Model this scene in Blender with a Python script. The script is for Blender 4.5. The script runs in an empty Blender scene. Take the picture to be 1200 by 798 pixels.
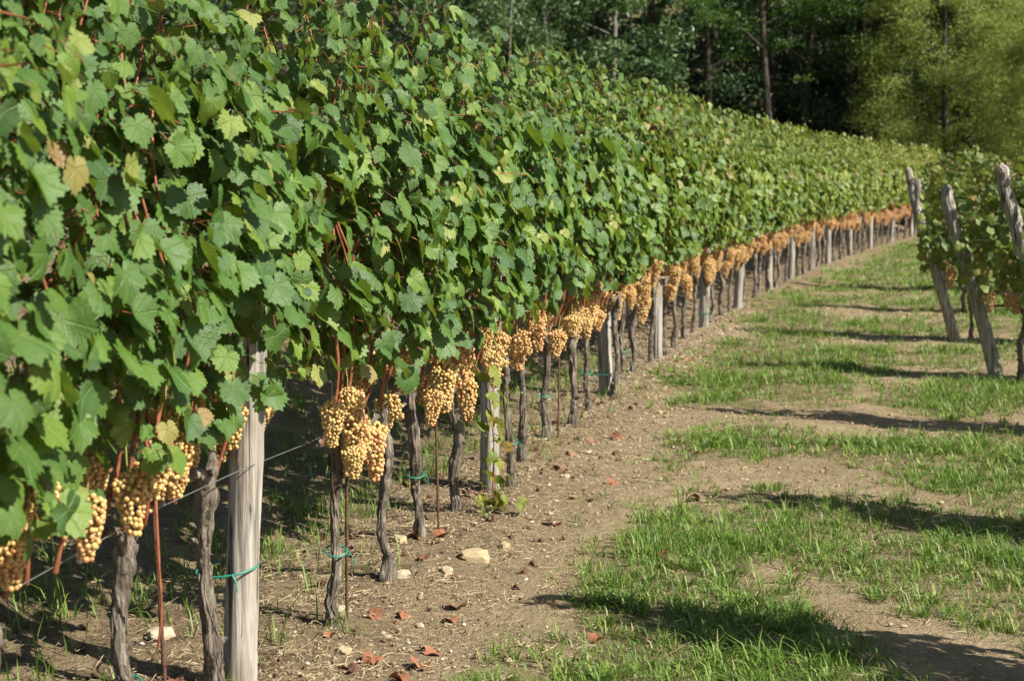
import bpy, math, random
import numpy as np
from mathutils import Vector, noise as mnoise

SC = bpy.context.scene
COL = SC.collection
random.seed(7)
RNG = np.random.default_rng(11)
R = math.radians

# ------------------------------------------------------------------ camera, sky, sun, exposure
cam_d = bpy.data.cameras.new("camera")
cam = bpy.data.objects.new("camera", cam_d)
COL.objects.link(cam)
cam.location = (0, 0, 1.6)
cam.rotation_euler = (R(90 - 6.706), 0, 0)
cam_d.sensor_width = 36
cam_d.lens = 50
cam_d.clip_start = 0.1
cam_d.clip_end = 600
cam_d.dof.use_dof = True
cam_d.dof.focus_distance = 5.2
cam_d.dof.aperture_fstop = 5.0
SC.camera = cam

SUN = Vector((1.0, -0.52, 1.0)).normalized()
elev = math.asin(SUN.z)
azim = math.atan2(SUN.x, SUN.y)
W = bpy.data.worlds.new("World")
SC.world = W
W.use_nodes = True
nt = W.node_tree
sky = nt.nodes.new("ShaderNodeTexSky")
sky.sky_type = 'NISHITA'
sky.sun_disc = False
sky.sun_elevation = elev
sky.sun_rotation = azim
sky.altitude = 200
nt.links.new(sky.outputs[0], nt.nodes["Background"].inputs[0])
nt.nodes["Background"].inputs[1].default_value = 0.060
sl = bpy.data.lights.new("sun", 'SUN')
sl.energy = 5.0
sl.angle = R(0.5)
sl.color = (1.0, 0.94, 0.84)
so = bpy.data.objects.new("sun", sl)
COL.objects.link(so)
so.rotation_euler = (-SUN).to_track_quat('-Z', 'Y').to_euler()
so.location = SUN * 60
SC.view_settings.view_transform = 'Standard'
SC.view_settings.look = 'None'
SC.view_settings.exposure = 0.84
SC.view_settings.gamma = 1
SC.cycles.max_bounces = 6
SC.cycles.transparent_max_bounces = 4

# ------------------------------------------------------------------ helpers: objects and tags
def tag(o, label=None, cat=None, group=None, kind=None):
    if label: o['label'] = label
    if cat: o['category'] = cat
    if group: o['group'] = group
    if kind: o['kind'] = kind
    return o

def link(name, me, parent=None, loc=(0, 0, 0), rz=0.0):
    o = bpy.data.objects.new(name, me)
    COL.objects.link(o)
    o.location = loc
    o.rotation_euler = (0, 0, rz)
    if parent: o.parent = parent
    return o

def empty(name, loc, rz=0.0):
    o = bpy.data.objects.new(name, None)
    COL.objects.link(o)
    o.location = loc
    o.rotation_euler = (0, 0, rz)
    o.empty_display_size = 0.1
    return o

class MB:
    """collects vertices and faces (numpy) and links them as one mesh"""
    def __init__(s):
        s.v, s.l, s.c, s.m, s.r, s.uv, s.n = [], [], [], [], [], [], 0
    def add(s, V, F, mat=0, rnd=None, uv=None):
        V = np.asarray(V, float).reshape(-1, 3)
        s.v.append(V)
        s.uv.append(np.zeros((len(V), 3)) if uv is None else uv)
        for A in (F if isinstance(F, list) else [F]):
            A = np.asarray(A, np.int64)
            if not len(A): continue
            s.l.append((A + s.n).ravel()); s.c.append(np.full(len(A), A.shape[1]))
            s.m.append(np.full(len(A), mat) if np.isscalar(mat) else np.asarray(mat))
            if rnd is None: s.r.append(np.full(len(A), 0.5))
            elif np.isscalar(rnd): s.r.append(np.full(len(A), float(rnd)))
            else: s.r.append(np.asarray(rnd, float))
        s.n += len(V)
    def mesh(s, name, mats, smooth=True):
        V = np.concatenate(s.v); Lp = np.concatenate(s.l); C = np.concatenate(s.c)
        me = bpy.data.meshes.new(name)
        me.vertices.add(len(V)); me.vertices.foreach_set('co', V.astype(np.float32).ravel())
        me.loops.add(len(Lp)); me.loops.foreach_set('vertex_index', Lp.astype(np.int32))
        st = np.concatenate([[0], np.cumsum(C)[:-1]]).astype(np.int32)
        me.polygons.add(len(C)); me.polygons.foreach_set('loop_start', st)
        me.polygons.foreach_set('material_index', np.concatenate(s.m).astype(np.int32))
        me.polygons.foreach_set('use_smooth', np.full(len(C), smooth))
        a = me.attributes.new('rnd', 'FLOAT', 'FACE'); a.data.foreach_set('value', np.concatenate(s.r).astype(np.float32))
        a = me.attributes.new('luv', 'FLOAT_VECTOR', 'POINT'); a.data.foreach_set('vector', np.concatenate(s.uv).astype(np.float32).ravel())
        for m in (mats if isinstance(mats, (list, tuple)) else [mats]): me.materials.append(m)
        me.update(calc_edges=True)
        me.validate()
        return me

def nrm(a):
    return a / np.maximum(np.linalg.norm(a, axis=-1, keepdims=True), 1e-9)

def tube(mb, pts, rad, sides=8, mat=0, rnd=0.5, rough=0.0, seed=0, ridges=0, cap=True, groove=0.0):
    """a tapering tube through pts, its wall roughened with noise and long ridges"""
    pts = np.asarray(pts, float); n = len(pts)
    rad = np.full(n, rad) if np.isscalar(rad) else np.asarray(rad, float)
    T = nrm(np.gradient(pts, axis=0))
    ref = np.array([1, 0, 0]) if abs(T[0, 0]) < 0.8 else np.array([0, 1, 0])
    A = np.zeros((n, 3)); B = np.zeros((n, 3)); a = ref
    for i in range(n):
        a = a - T[i] * np.dot(a, T[i]); a = a / np.linalg.norm(a); A[i] = a; B[i] = np.cross(T[i], a)
    th = np.arange(sides) * 2 * math.pi / sides
    V = np.zeros((n, sides, 3))
    L = np.concatenate([[0], np.cumsum(np.linalg.norm(np.diff(pts, axis=0), axis=1))])
    for i in range(n):
        r = np.full(sides, rad[i])
        if rough:
            for k in range(sides):
                q = mnoise.noise(Vector((math.cos(th[k]) * 1.5 + seed, math.sin(th[k]) * 1.5, L[i] * 9)))
                q += 0.6 * mnoise.noise(Vector((math.cos(th[k]) * 4 + seed, math.sin(th[k]) * 4, L[i] * 22)))
                if ridges:
                    q += 0.55 * abs(math.sin(ridges * (th[k] + L[i] * 1.8 + seed))) - 0.3
                r[k] *= 1 + rough * q
                if groove:
                    g = mnoise.noise(Vector((math.cos(th[k]) * 5.5 + seed, math.sin(th[k]) * 5.5, L[i] * 1.1)))
                    r[k] *= 1 - groove * max(0.0, g - .12)
        V[i] = pts[i] + r[:, None] * (np.cos(th)[:, None] * A[i] + np.sin(th)[:, None] * B[i])
    i, k = np.meshgrid(np.arange(n - 1), np.arange(sides), indexing='ij')
    k2 = (k + 1) % sides
    F = np.stack([i * sides + k, i * sides + k2, (i + 1) * sides + k2, (i + 1) * sides + k], -1).reshape(-1, 4)
    mb.add(V.reshape(-1, 3), F, mat, rnd)
    if cap:
        for j in (0, n - 1):
            ring = V[j]; c = ring.mean(0) + (T[j] * rad[j] * 0.12 if j else 0)
            vv = np.vstack([ring, c[None]]); q = np.arange(sides)
            tri = np.stack([q, (q + 1) % sides, np.full(sides, sides)], -1)
            mb.add(vv, tri if j else tri[:, ::-1], mat, rnd)

def bez(P, n):
    """a smooth curve (Catmull-Rom) of n points through P"""
    P = np.asarray(P, float); Q = np.vstack([2 * P[0] - P[1], P, 2 * P[-1] - P[-2]])
    out = []
    for t in np.linspace(0, len(P) - 1 - 1e-6, n):
        i = int(t); f = t - i; a, b, c, d = Q[i:i + 4]
        out.append(0.5 * (2 * b + (c - a) * f + (2 * a - 5 * b + 4 * c - d) * f * f + (3 * b - a - 3 * c + d) * f ** 3))
    return np.array(out)

# ------------------------------------------------------------------ materials
class NT:
    def __init__(s, name):
        s.m = bpy.data.materials.new(name); s.m.use_nodes = True
        s.t = s.m.node_tree; s.p = s.t.nodes["Principled BSDF"]; s.out = s.t.nodes["Material Output"]
    def n(s, typ, **kw):
        x = s.t.nodes.new(typ)
        for k, v in kw.items():
            if k in x.bl_rna.properties: setattr(x, k, v)
            else: x.inputs[k].default_value = v
        return x
    def l(s, a, b): s.t.links.new(a, b)
    def ramp(s, fac, stops, interp='LINEAR'):
        r = s.n('ShaderNodeValToRGB'); r.color_ramp.interpolation = interp
        e = r.color_ramp.elements
        while len(e) < len(stops): e.new(0.5)
        for q, (pos, c) in zip(e, stops):
            q.position = pos; q.color = (*c, 1) if len(c) == 3 else c
        s.l(fac, r.inputs[0]); return r.outputs[0]
    def mix(s, fac, a, b, mode='MIX'):
        x = s.n('ShaderNodeMix', data_type='RGBA', blend_type=mode)
        for v, k in ((fac, 0), (a, 6), (b, 7)):
            if hasattr(v, 'is_output'): s.l(v, x.inputs[k])
            else: x.inputs[k].default_value = v if k == 0 else (*v, 1)
        return x.outputs[2]
    def math(s, op, a, b=0.0, c=None):
        x = s.n('ShaderNodeMath', operation=op)
        for i, v in enumerate((a, b) if c is None else (a, b, c)):
            if hasattr(v, 'is_output'): s.l(v, x.inputs[i])
            else: x.inputs[i].default_value = v
        return x.outputs[0]
    def noise(s, vec, scale, detail=4, rough=0.55, dist=0.0):
        x = s.n('ShaderNodeTexNoise', Scale=scale, Detail=detail, Roughness=rough, Distortion=dist)
        if vec is not None: s.l(vec, x.inputs['Vector'])
        return x.outputs['Fac']
    def coord(s, which='Object', scale=None):
        c = s.n('ShaderNodeTexCoord').outputs[which]
        if scale:
            mp = s.n('ShaderNodeMapping'); mp.inputs['Scale'].default_value = scale
            s.l(c, mp.inputs[0]); c = mp.outputs[0]
        return c
    def attr(s, name, typ='GEOMETRY'):
        return s.n('ShaderNodeAttribute', attribute_name=name, attribute_type=typ)
    def bump(s, h, strength, dist):
        b = s.n('ShaderNodeBump', Strength=strength, Distance=dist)
        s.l(h, b.inputs['Height']); s.l(b.outputs[0], s.p.inputs['Normal']); return b.outputs[0]
    def base(s, c, rough=0.6, spec=0.5):
        if hasattr(c, 'is_output'): s.l(c, s.p.inputs['Base Color'])
        else: s.p.inputs['Base Color'].default_value = (*c, 1)
        s.p.inputs['Roughness'].default_value = rough
        s.p.inputs['Specular IOR Level'].default_value = spec
    def translucent(s, c, f):
        t = s.n('ShaderNodeBsdfTranslucent'); mx = s.n('ShaderNodeMixShader', Fac=f)
        if hasattr(c, 'is_output'): s.l(c, t.inputs[0])
        else: t.inputs[0].default_value = (*c, 1)
        s.l(s.p.outputs[0], mx.inputs[1]); s.l(t.outputs[0], mx.inputs[2]); s.l(mx.outputs[0], s.out.inputs[0])

def vine_leaf_mat():
    k = NT('vine_leaf')
    r = k.attr('rnd').outputs['Fac']
    ocs = k.n('ShaderNodeSeparateColor'); k.l(k.n('ShaderNodeObjectInfo').outputs['Color'], ocs.inputs[0]); aut = ocs.outputs[0]
    v = k.math('MULTIPLY_ADD', aut, 0.34, r)
    col = k.ramp(v, [(0.0, (.022, .070, .020)), (0.25, (.048, .122, .024)), (0.55, (.092, .188, .026)), (0.74, (.170, .255, .028)),
                     (0.86, (.21, .285, .05)), (0.945, (.30, .31, .08)), (0.985, (.30, .18, .08)), (1.0, (.19, .08, .04))])
    col = k.mix(k.math('MINIMUM', k.math('MULTIPLY', aut, 1.25), 0.85), col, k.ramp(r, [(0, (.095, .130, .014)), (.5, (.21, .225, .022)), (.8, (.33, .29, .035)), (1, (.34, .16, .05))]))
    luv = k.attr('luv').outputs['Vector']
    sp = k.n('ShaderNodeSeparateXYZ'); k.l(luv, sp.inputs[0])
    ax = k.math('ABSOLUTE', sp.outputs[0]); y = sp.outputs[1]
    d = None
    for a in (0.0, 0.85, 1.75):                       # five palmate veins from the stalk
        q = k.math('ABSOLUTE', k.math('SUBTRACT', k.math('MULTIPLY', ax, math.cos(a)), k.math('MULTIPLY', y, math.sin(a))))
        along = k.math('ADD', k.math('MULTIPLY', ax, math.sin(a)), k.math('MULTIPLY', y, math.cos(a)))
        q = k.math('ADD', q, k.math('MULTIPLY', k.math('LESS_THAN', along, 0.0), 5.0))
        d = q if d is None else k.math('MINIMUM', d, q)
    vein = k.n('ShaderNodeMapRange'); k.l(d, vein.inputs[0])
    vein.inputs[1].default_value = 0.008; vein.inputs[2].default_value = 0.035
    vein.inputs[3].default_value = 0.36; vein.inputs[4].default_value = 0.0
    bl = k.noise(luv, 3.0, 3)
    col = k.mix(k.math('MULTIPLY', bl, 0.35), col, k.mix(0.5, col, (.20, .30, .07)))
    col = k.mix(vein.outputs[0], col, (.24, .33, .10))
    k.base(col, 0.39, 0.55)
    n2 = k.noise(luv, 14.0, 4)
    h = k.math('ADD', k.math('MULTIPLY', n2, 0.5), k.math('MULTIPLY', vein.outputs[0], -1.0))
    k.bump(h, 0.7, 0.008)
    tc = k.mix(0.6, col, (.30, .42, .03))
    k.translucent(tc, 0.25)
    return k.m

def simple_leaf_mat(name, stops, tr, trc, rough=0.5):
    k = NT(name)
    r = k.attr('rnd').outputs['Fac']
    oi = k.n('ShaderNodeObjectInfo').outputs['Random']
    v = k.math('ADD', k.math('MULTIPLY', r, 0.85), k.math('MULTIPLY', oi, 0.15))
    col = k.ramp(v, stops)
    k.base(col, rough, 0.4)
    k.translucent(k.mix(0.5, col, trc), tr)
    return k.m

def bark_mat(name, dark, mid, light, sc=(30, 30, 4), bump=0.012):
    k = NT(name)
    c = k.coord('Object', sc)
    f1 = k.noise(c, 1.6, 6, 0.65, 0.6)
    f2 = k.noise(k.coord('Object'), 14, 3)
    f = k.math('ADD', k.math('MULTIPLY', f1, 0.75), k.math('MULTIPLY', f2, 0.28))
    col = k.ramp(f, [(0.34, dark), (0.5, mid), (0.66, light)])
    k.base(col, 0.9, 0.2)
    k.bump(f1, 1.0, bump)
    return k.m

def wood_mat():
    k = NT('weathered_wood')
    c = k.coord('Object', (38, 38, 1.6))
    f1 = k.noise(c, 1.5, 7, 0.6, 0.35)
    c2 = k.coord('Object', (60, 60, 1.6))
    crack = k.noise(c2, 1.0, 3, 0.5, 0.8)
    blot = k.noise(k.coord('Object', (6, 6, 3)), 1.0, 4)
    col = k.ramp(f1, [(0.30, (.10, .088, .072)), (0.44, (.25, .225, .19)), (0.56, (.41, .38, .33)), (0.74, (.57, .53, .47))])
    col = k.mix(k.ramp(blot, [(0.42, (0, 0, 0)), (0.68, (.75, .75, .75))]), col, (.24, .20, .145))
    ck = k.ramp(crack, [(0.34, (1, 1, 1)), (0.40, (0, 0, 0))])
    col = k.mix(ck, col, (.05, .042, .035))
    k.base(col, 0.85, 0.25)
    h = k.math('SUBTRACT', f1, k.math('MULTIPLY', ck, 0.8))
    k.bump(h, 0.9, 0.008)
    return k.m

def berry_mat():
    k = NT('grape_skin')
    r = k.attr('rnd').outputs['Fac']
    oi = k.n('ShaderNodeObjectInfo').outputs['Random']
    v = k.math('ADD', k.math('MULTIPLY', r, 0.72), k.math('MULTIPLY', oi, 0.28))
    col = k.ramp(v, [(0.0, (.38, .35, .10)), (0.25, (.54, .40, .13)), (0.60, (.57, .335, .115)), (0.82, (.50, .215, .085)), (1.0, (.26, .10, .08))])
    blot = k.noise(k.coord('Object'), 160, 3)
    col = k.mix(k.ramp(blot, [(0.5, (0, 0, 0)), (0.75, (.5, .5, .5))]), col, (.50, .36, .22))
    ocs = k.n('ShaderNodeSeparateColor'); k.l(k.n('ShaderNodeObjectInfo').outputs['Color'], ocs.inputs[0])
    col = k.mix(k.math('MULTIPLY', ocs.outputs[0], .75), col, (.55, .31, .145))
    k.base(k.mix(0.07, col, (.62, .56, .46)), 0.33, 0.5)
    k.p.inputs['Subsurface Weight'].default_value = 0.75
    k.p.inputs['Subsurface Radius'].default_value = (0.014, 0.009, 0.004)
    k.p.inputs['Subsurface Scale'].default_value = 0.6
    return k.m

def plain(name, c, rough=0.6, spec=0.4, var=0.25, sc=20.0, metal=0.0):
    k = NT(name)
    f = k.noise(k.coord('Object'), sc, 4)
    d = tuple(x * (1 - var) for x in c); e = tuple(min(1, x * (1 + var)) for x in c)
    k.base(k.ramp(f, [(0.3, d), (0.7, e)]), rough, spec)
    k.p.inputs['Metallic'].default_value = metal
    k.bump(f, 0.3, 0.003)
    return k.m

def ground_mat():
    k = NT('soil')
    c = k.coord('Object')
    big = k.noise(c, 0.55, 4, 0.6)
    med = k.noise(c, 4.5, 5, 0.62, 0.3)
    fine = k.noise(c, 38, 5, 0.7)
    grit = k.noise(c, 160, 3, 0.7)
    f = k.math('ADD', k.math('MULTIPLY', med, 0.55), k.math('MULTIPLY', fine, 0.45))
    col = k.ramp(f, [(0.28, (.185, .132, .074)), (0.41, (.355, .266, .153)), (0.54, (.465, .360, .218)), (0.70, (.56, .455, .30))])
    col = k.mix(k.ramp(big, [(0.4, (0, 0, 0)), (0.66, (.5, .5, .5))]), col, (.26, .19, .105))
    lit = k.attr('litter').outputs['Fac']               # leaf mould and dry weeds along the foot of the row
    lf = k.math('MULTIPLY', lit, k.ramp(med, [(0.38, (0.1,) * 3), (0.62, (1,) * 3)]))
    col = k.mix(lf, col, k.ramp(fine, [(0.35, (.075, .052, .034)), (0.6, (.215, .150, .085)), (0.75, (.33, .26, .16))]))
    gr = k.attr('sward').outputs['Fac']
    gf = k.math('MULTIPLY', gr, k.ramp(fine, [(0.35, (.25,) * 3), (0.65, (.9,) * 3)]))
    col = k.mix(gf, col, k.ramp(fine, [(0.35, (.075, .085, .025)), (0.7, (.17, .17, .06))]))
    sp = k.ramp(grit, [(0.70, (0, 0, 0)), (0.76, (1, 1, 1))])
    col = k.mix(k.math('MULTIPLY', sp, 0.5), col, (.50, .44, .34))
    k.base(col, 0.95, 0.15)
    h = k.math('ADD', k.math('MULTIPLY', fine, 0.8), k.math('MULTIPLY', grit, 0.35))
    h = k.math('ADD', h, k.math('MULTIPLY', med, 1.2))
    k.bump(h, 1.0, 0.05)
    return k.m

def grass_mat():
    k = NT('grass_blade')
    r = k.attr('rnd').outputs['Fac']
    col = k.ramp(r, [(0.0, (.072, .130, .026)), (0.35, (.132, .235, .036)), (0.70, (.210, .320, .052)), (0.88, (.28, .31, .090)), (1.0, (.44, .37, .19))])
    k.base(col, 0.5, 0.4)
    k.translucent(k.mix(0.5, col, (.25, .42, .04)), 0.3)
    return k.m

def pebble_mat():
    k = NT('pebble')
    k.base(k.ramp(k.attr('rnd').outputs['Fac'], [(0, (.15, .11, .065)), (.45, (.34, .26, .155)), (.8, (.42, .34, .22)), (.93, (.52, .46, .36)), (1, (.66, .62, .54))]), .95, .15)
    return k.m

M = dict(
    leaf=vine_leaf_mat(),
    cane=plain('red_cane', (.27, .095, .045), 0.5, 0.4, 0.4, 30),
    bark=bark_mat('vine_bark', (.042, .033, .025), (.20, .165, .125), (.45, .39, .315), (46, 46, 5.0), 0.03),
    wood=wood_mat(),
    berry=berry_mat(),
    stalk=plain('green_stalk', (.30, .30, .08), 0.5),
    iron=plain('rusty_iron', (.11, .055, .035), 0.8, 0.3, 0.5, 60),
    wire=plain('steel_wire', (.42, .42, .42), 0.4, 0.5, 0.2, 40, 0.8),
    tie=plain('green_plastic_tie', (.02, .22, .15), 0.4, 0.5, 0.15),
    soil=ground_mat(),
    grass=grass_mat(),
    straw=plain('dry_straw', (.42, .33, .20), 0.8, 0.2, 0.5, 3),
    stone=plain('sandstone', (.42, .33, .19), 0.85, 0.25, 0.35, 22),
    grey_stone=plain('pale_stone', (.44, .37, .25), 0.8, 0.25, 0.25, 26),
    pebble=pebble_mat(),
    dry=plain('dry_leaf', (.27, .115, .062), 0.7, 0.25, 0.45, 34),
    dark_leaf=plain('rotting_leaf', (.12, .062, .038), 0.8, 0.2, 0.6, 5),
    tree_bark=bark_mat('tree_bark', (.02, .017, .014), (.06, .05, .04), (.12, .105, .085), (9, 9, 1.5), 0.03),
    pale_bark=bark_mat('pale_bark', (.08, .07, .058), (.17, .155, .13), (.28, .26, .23), (12, 12, 3), 0.02),
    t_dusk=simple_leaf_mat('dusky_leaf', [(0, (.030, .068, .026)), (.5, (.070, .130, .045)), (.85, (.115, .180, .062)), (1, (.16, .22, .075))], .2, (.16, .26, .05), 0.38),
    t_shaded=simple_leaf_mat('dark_leaf', [(0, (.010, .026, .012)), (.6, (.022, .052, .020)), (1, (.045, .085, .028))], .12, (.10, .2, .03), 0.5),  # leaf colour darkened to stand in for shade inside the woods
    t_gold=simple_leaf_mat('yellow_green_leaf', [(0, (.10, .17, .040)), (.5, (.24, .31, .070)), (1, (.40, .42, .12))], .42, (.46, .52, .10), 0.5),
    t_fresh=simple_leaf_mat('fresh_leaf', [(0, (.035, .085, .020)), (.5, (.065, .145, .030)), (1, (.12, .21, .045))], .3, (.22, .36, .04), 0.45),
)

# ------------------------------------------------------------------ the row line and the lie of the land
def row_x(y): return 0.0036 * y * y + 0.2011 * y - 1.7016
def row_d(y): return 0.0072 * y + 0.2011
def smooth(a, b, x):
    t = np.clip((x - a) / (b - a), 0, 1); return t * t * (3 - 2 * t)

def gh(x, y):
    """height of the ground: flat headland, a low bank behind the row, a wooded hill beyond"""
    x = np.asarray(x, float); y = np.asarray(y, float)
    yc = np.clip(y, -5, 40)
    s = (row_x(yc) - x) / np.sqrt(1 + row_d(yc) ** 2)
    h = 0.75 * smooth(0.35, 3.4, s) + 0.035 * np.clip(s - 3, 0, 30)
    h = h + 0.035 * np.exp(-(s / 0.35) ** 2)
    h = h + 0.03 * np.clip(y - 39, 0, 30) + 0.62 * np.clip(y - 62, 0, 70) * smooth(60, 75, y)
    h = h + 0.012 * np.sin(x * 2.3 + y * 1.1) * np.sin(y * 1.7 - x * .6) + 0.008 * np.sin(x * 5.1 - y * 3.7)
    return h
def g1(x, y): return float(gh(x, y))

SWARD = [   # grassy ground, bare soil between
    ([(0.23, 5.36), (0.44, 6.0), (0.65, 6.62), (0.96, 6.8), (1.0, 6.0), (0.96, 5.36), (1.1, 4.94), (1.16, 4.58), (1.22, 3.7), (0.23, 3.7), (0.11, 4.34), (0.28, 4.94)], 1.0),
    ([(-0.2, 4.3), (-0.03, 4.76), (0.12, 4.8), (0.16, 4.36), (0.1, 3.6), (-0.2, 3.6)], 0.45),
    ([(0.87, 7.72), (1.05, 8.62), (1.38, 9.07), (1.63, 8.92), (1.65, 8.34), (1.34, 7.84), (1.08, 7.67)], 0.85),
    ([(1.11, 9.86), (1.36, 11.22), (2.13, 13.54), (3.04, 16.82), (4.27, 20.3), (6.61, 26.85), (8.82, 32.0), (13.2, 40), (16, 40), (12, 27.69), (9, 19.55), (6.5, 13.54), (3.26, 11.72), (2.49, 10.25), (2.01, 10.05), (1.53, 9.68)], 1.0),
    ([(1.6, 8.92), (2.05, 8.5), (2.6, 8.53), (3.35, 8.34), (6, 8.2), (6, 6.3), (2.7, 6.4), (2.36, 6.5), (2.21, 6.8), (2.15, 7.34), (1.87, 7.67), (1.71, 8.03)], 0.85),
    ([(1.05, 6.59), (1.37, 6.8), (1.64, 6.71), (1.95, 6.62), (2.56, 6.25), (6, 6), (6, 4.6), (2.02, 4.67), (1.75, 4.71), (1.61, 4.92), (1.43, 5.02), (1.32, 5.34), (1.23, 5.7), (1.13, 6.12)], 0.85),
    ([(2.44, 9.79), (3.29, 10.85), (4.42, 11.22), (8, 12), (8, 9.6), (3.75, 9.5), (2.87, 9.43)], 1.0),
    ([(0.87, 6.95), (1.33, 7.26), (1.47, 7.08), (1.24, 6.76)], 0.5),
    ([(1.0, 4.4), (2.2, 4.3), (6, 4.4), (6, 2), (1.0, 2)], 0.35),
]
BARE = [
    [(3.45, 16.6), (4.26, 17.4), (5.0, 16.9), (5.0, 15.5), (3.56, 15.4)],
    [(3.1, 14.0), (3.9, 14.2), (5.2, 14.2), (5.2, 13.2), (3.65, 13.0), (3.0, 13.2)],
    [(2.6, 11.5), (3.26, 11.85), (4.4, 11.7), (4.4, 10.9), (3.43, 10.8), (2.65, 10.9)],
    [(4.1, 19.0), (4.9, 19.6), (6, 19.4), (5.6, 18.6), (4.5, 18.5)],
]
def inpoly(px, py, poly):
    c = np.zeros(px.shape, bool); n = len(poly)
    for i in range(n):
        x1, y1 = poly[i]; x2, y2 = poly[i - 1]
        c ^= ((y1 > py) != (y2 > py)) & (px < (x2 - x1) * (py - y1) / (y2 - y1 + 1e-12) + x1)
    return c
def wob(x, y):
    a = np.sin(x * 7.3 + 1.3 * np.sin(y * 5.1)) + np.sin(y * 6.1 + 1.7 * np.sin(x * 4.3)) + 0.7 * np.sin(x * 17 + y * 11)
    b = np.sin(y * 8.1 + 1.9 * np.sin(x * 3.3)) + np.sin(x * 9.1 - y * 5 + 2) + 0.7 * np.sin(y * 19 - x * 13)
    return 0.05 * a, 0.05 * b
def sward(x, y):
    x = np.asarray(x, float); y = np.asarray(y, float)
    wx, wy = wob(x, y); k = np.clip(y / 8, 0.6, 2.5)
    X = x + wx * k; Y = y + wy * k * 1.6
    d = np.zeros(x.shape)
    for p, w in SWARD: d = np.maximum(d, w * inpoly(X, Y, p))
    for p in BARE: d = np.where(inpoly(X, Y, p), d * 0.12, d)
    s = row_x(np.clip(y, -5, 40)) - x
    d = np.where((y > 20) & (s > -0.35), d * 0.05, d)
    return d

def make_ground():
    def axis(parts):
        out = []
        for a, b, st in parts: out += list(np.arange(a, b, st))
        return np.array(out + [parts[-1][1]])
    xs = axis([(-90, -20, 7), (-20, -5, 1.0), (-5, -2, 0.25), (-2, 6, 0.055), (6, 12, 0.25), (12, 30, 1.0), (30, 110, 8)])
    ys = axis([(-30, 0, 5), (0, 3, 0.5), (3, 14, 0.065), (14, 42, 0.25), (42, 70, 1.2), (70, 190, 6)])
    X, Y = np.meshgrid(xs, ys); Z = gh(X, Y)
    near = (X > -3.5) & (X < 7) & (Y > 2.5) & (Y < 20)
    for i, j in zip(*np.nonzero(near)):
        v = Vector((X[i, j], Y[i, j], 0))
        Z[i, j] += 0.012 * mnoise.noise(v * 3.1) + 0.014 * mnoise.noise(v * 8.7) + 0.010 * mnoise.noise(v * 17.0)
    nx, ny = len(xs), len(ys)
    i, j = np.meshgrid(np.arange(ny - 1), np.arange(nx - 1), indexing='ij')
    F = np.stack([i * nx + j, i * nx + j + 1, (i + 1) * nx + j + 1, (i + 1) * nx + j], -1).reshape(-1, 4)
    mb = MB(); mb.add(np.stack([X, Y, Z], -1).reshape(-1, 3), F)
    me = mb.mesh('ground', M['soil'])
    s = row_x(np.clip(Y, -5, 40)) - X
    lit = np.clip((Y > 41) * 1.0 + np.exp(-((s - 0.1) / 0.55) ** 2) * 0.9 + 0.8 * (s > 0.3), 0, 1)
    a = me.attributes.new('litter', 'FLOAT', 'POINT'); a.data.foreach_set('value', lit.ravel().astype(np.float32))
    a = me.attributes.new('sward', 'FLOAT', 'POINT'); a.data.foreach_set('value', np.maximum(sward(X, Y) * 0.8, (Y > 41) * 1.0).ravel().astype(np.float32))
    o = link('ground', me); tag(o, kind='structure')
make_ground()

# ------------------------------------------------------------------ grape leaves
def leaf_templates(N, rings, K, seed, curl=1.0):
    rg = np.random.default_rng(seed); T = []
    for k in range(K):
        th = (np.arange(N) + 0.5) / N * 2 * math.pi - math.pi        # 0 = tip
        a = np.abs(th)
        knots = [0, .30, .52, .95, 1.35, 1.60, 2.05, 2.55, 2.95, math.pi]
        lob = rg.uniform(-0.06, 0.07)
        vals = [1.09, .94 - lob * .3, .83 - lob, .97, .85, .71 - lob * .6, .77, .62, .44, .12]
        r = np.interp(a, knots, vals)
        r *= 1 + np.where(np.arange(N) % 2 == 0, 0.07, -0.065) + rg.normal(0, 0.02, N)
        P = []; UV = []
        cup, fold, wave, ph = rg.uniform(-.45, .22) * curl, rg.uniform(-.18, .60) * curl, rg.uniform(.05, .16) * curl, rg.uniform(0, 6)
        tw = rg.normal(0, .16) * curl
        def z(x, y):
            rr = np.hypot(x, y)
            return cup * rr ** 2 + fold * np.abs(x) * .8 + wave * rr * np.sin(3 * np.arctan2(x, y) + ph) + tw * x * y - .12 * curl * np.clip(y, 0, 2) ** 2
        for f in rings:
            x = np.sin(th) * r * f; y = np.cos(th) * r * f
            P.append(np.stack([x, y, z(x, y)], -1))
        V = np.vstack([[[0, 0, 0]]] + P); V[:, :2] *= 0.5; V[:, 2] *= 0.5
        UV = V.copy() * 2; UV[:, 2] = k * 3.1
        q = np.arange(N - 1)
        F3 = np.stack([np.zeros(N - 1, int), 1 + q + 1, 1 + q], -1)
        F4 = []
        for j in range(len(rings) - 1):
            o = 1 + j * N
            F4.append(np.stack([o + q, o + q + 1, o + N + q + 1, o + N + q], -1))
        T.append((V, F3, np.vstack(F4) if F4 else np.zeros((0, 4), int), UV))
    return T
LT = leaf_templates(42, (0.55, 1.0), 9, 5)
DT = leaf_templates(26, (0.35, 0.7, 1.0), 5, 9, 1.7)

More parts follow.
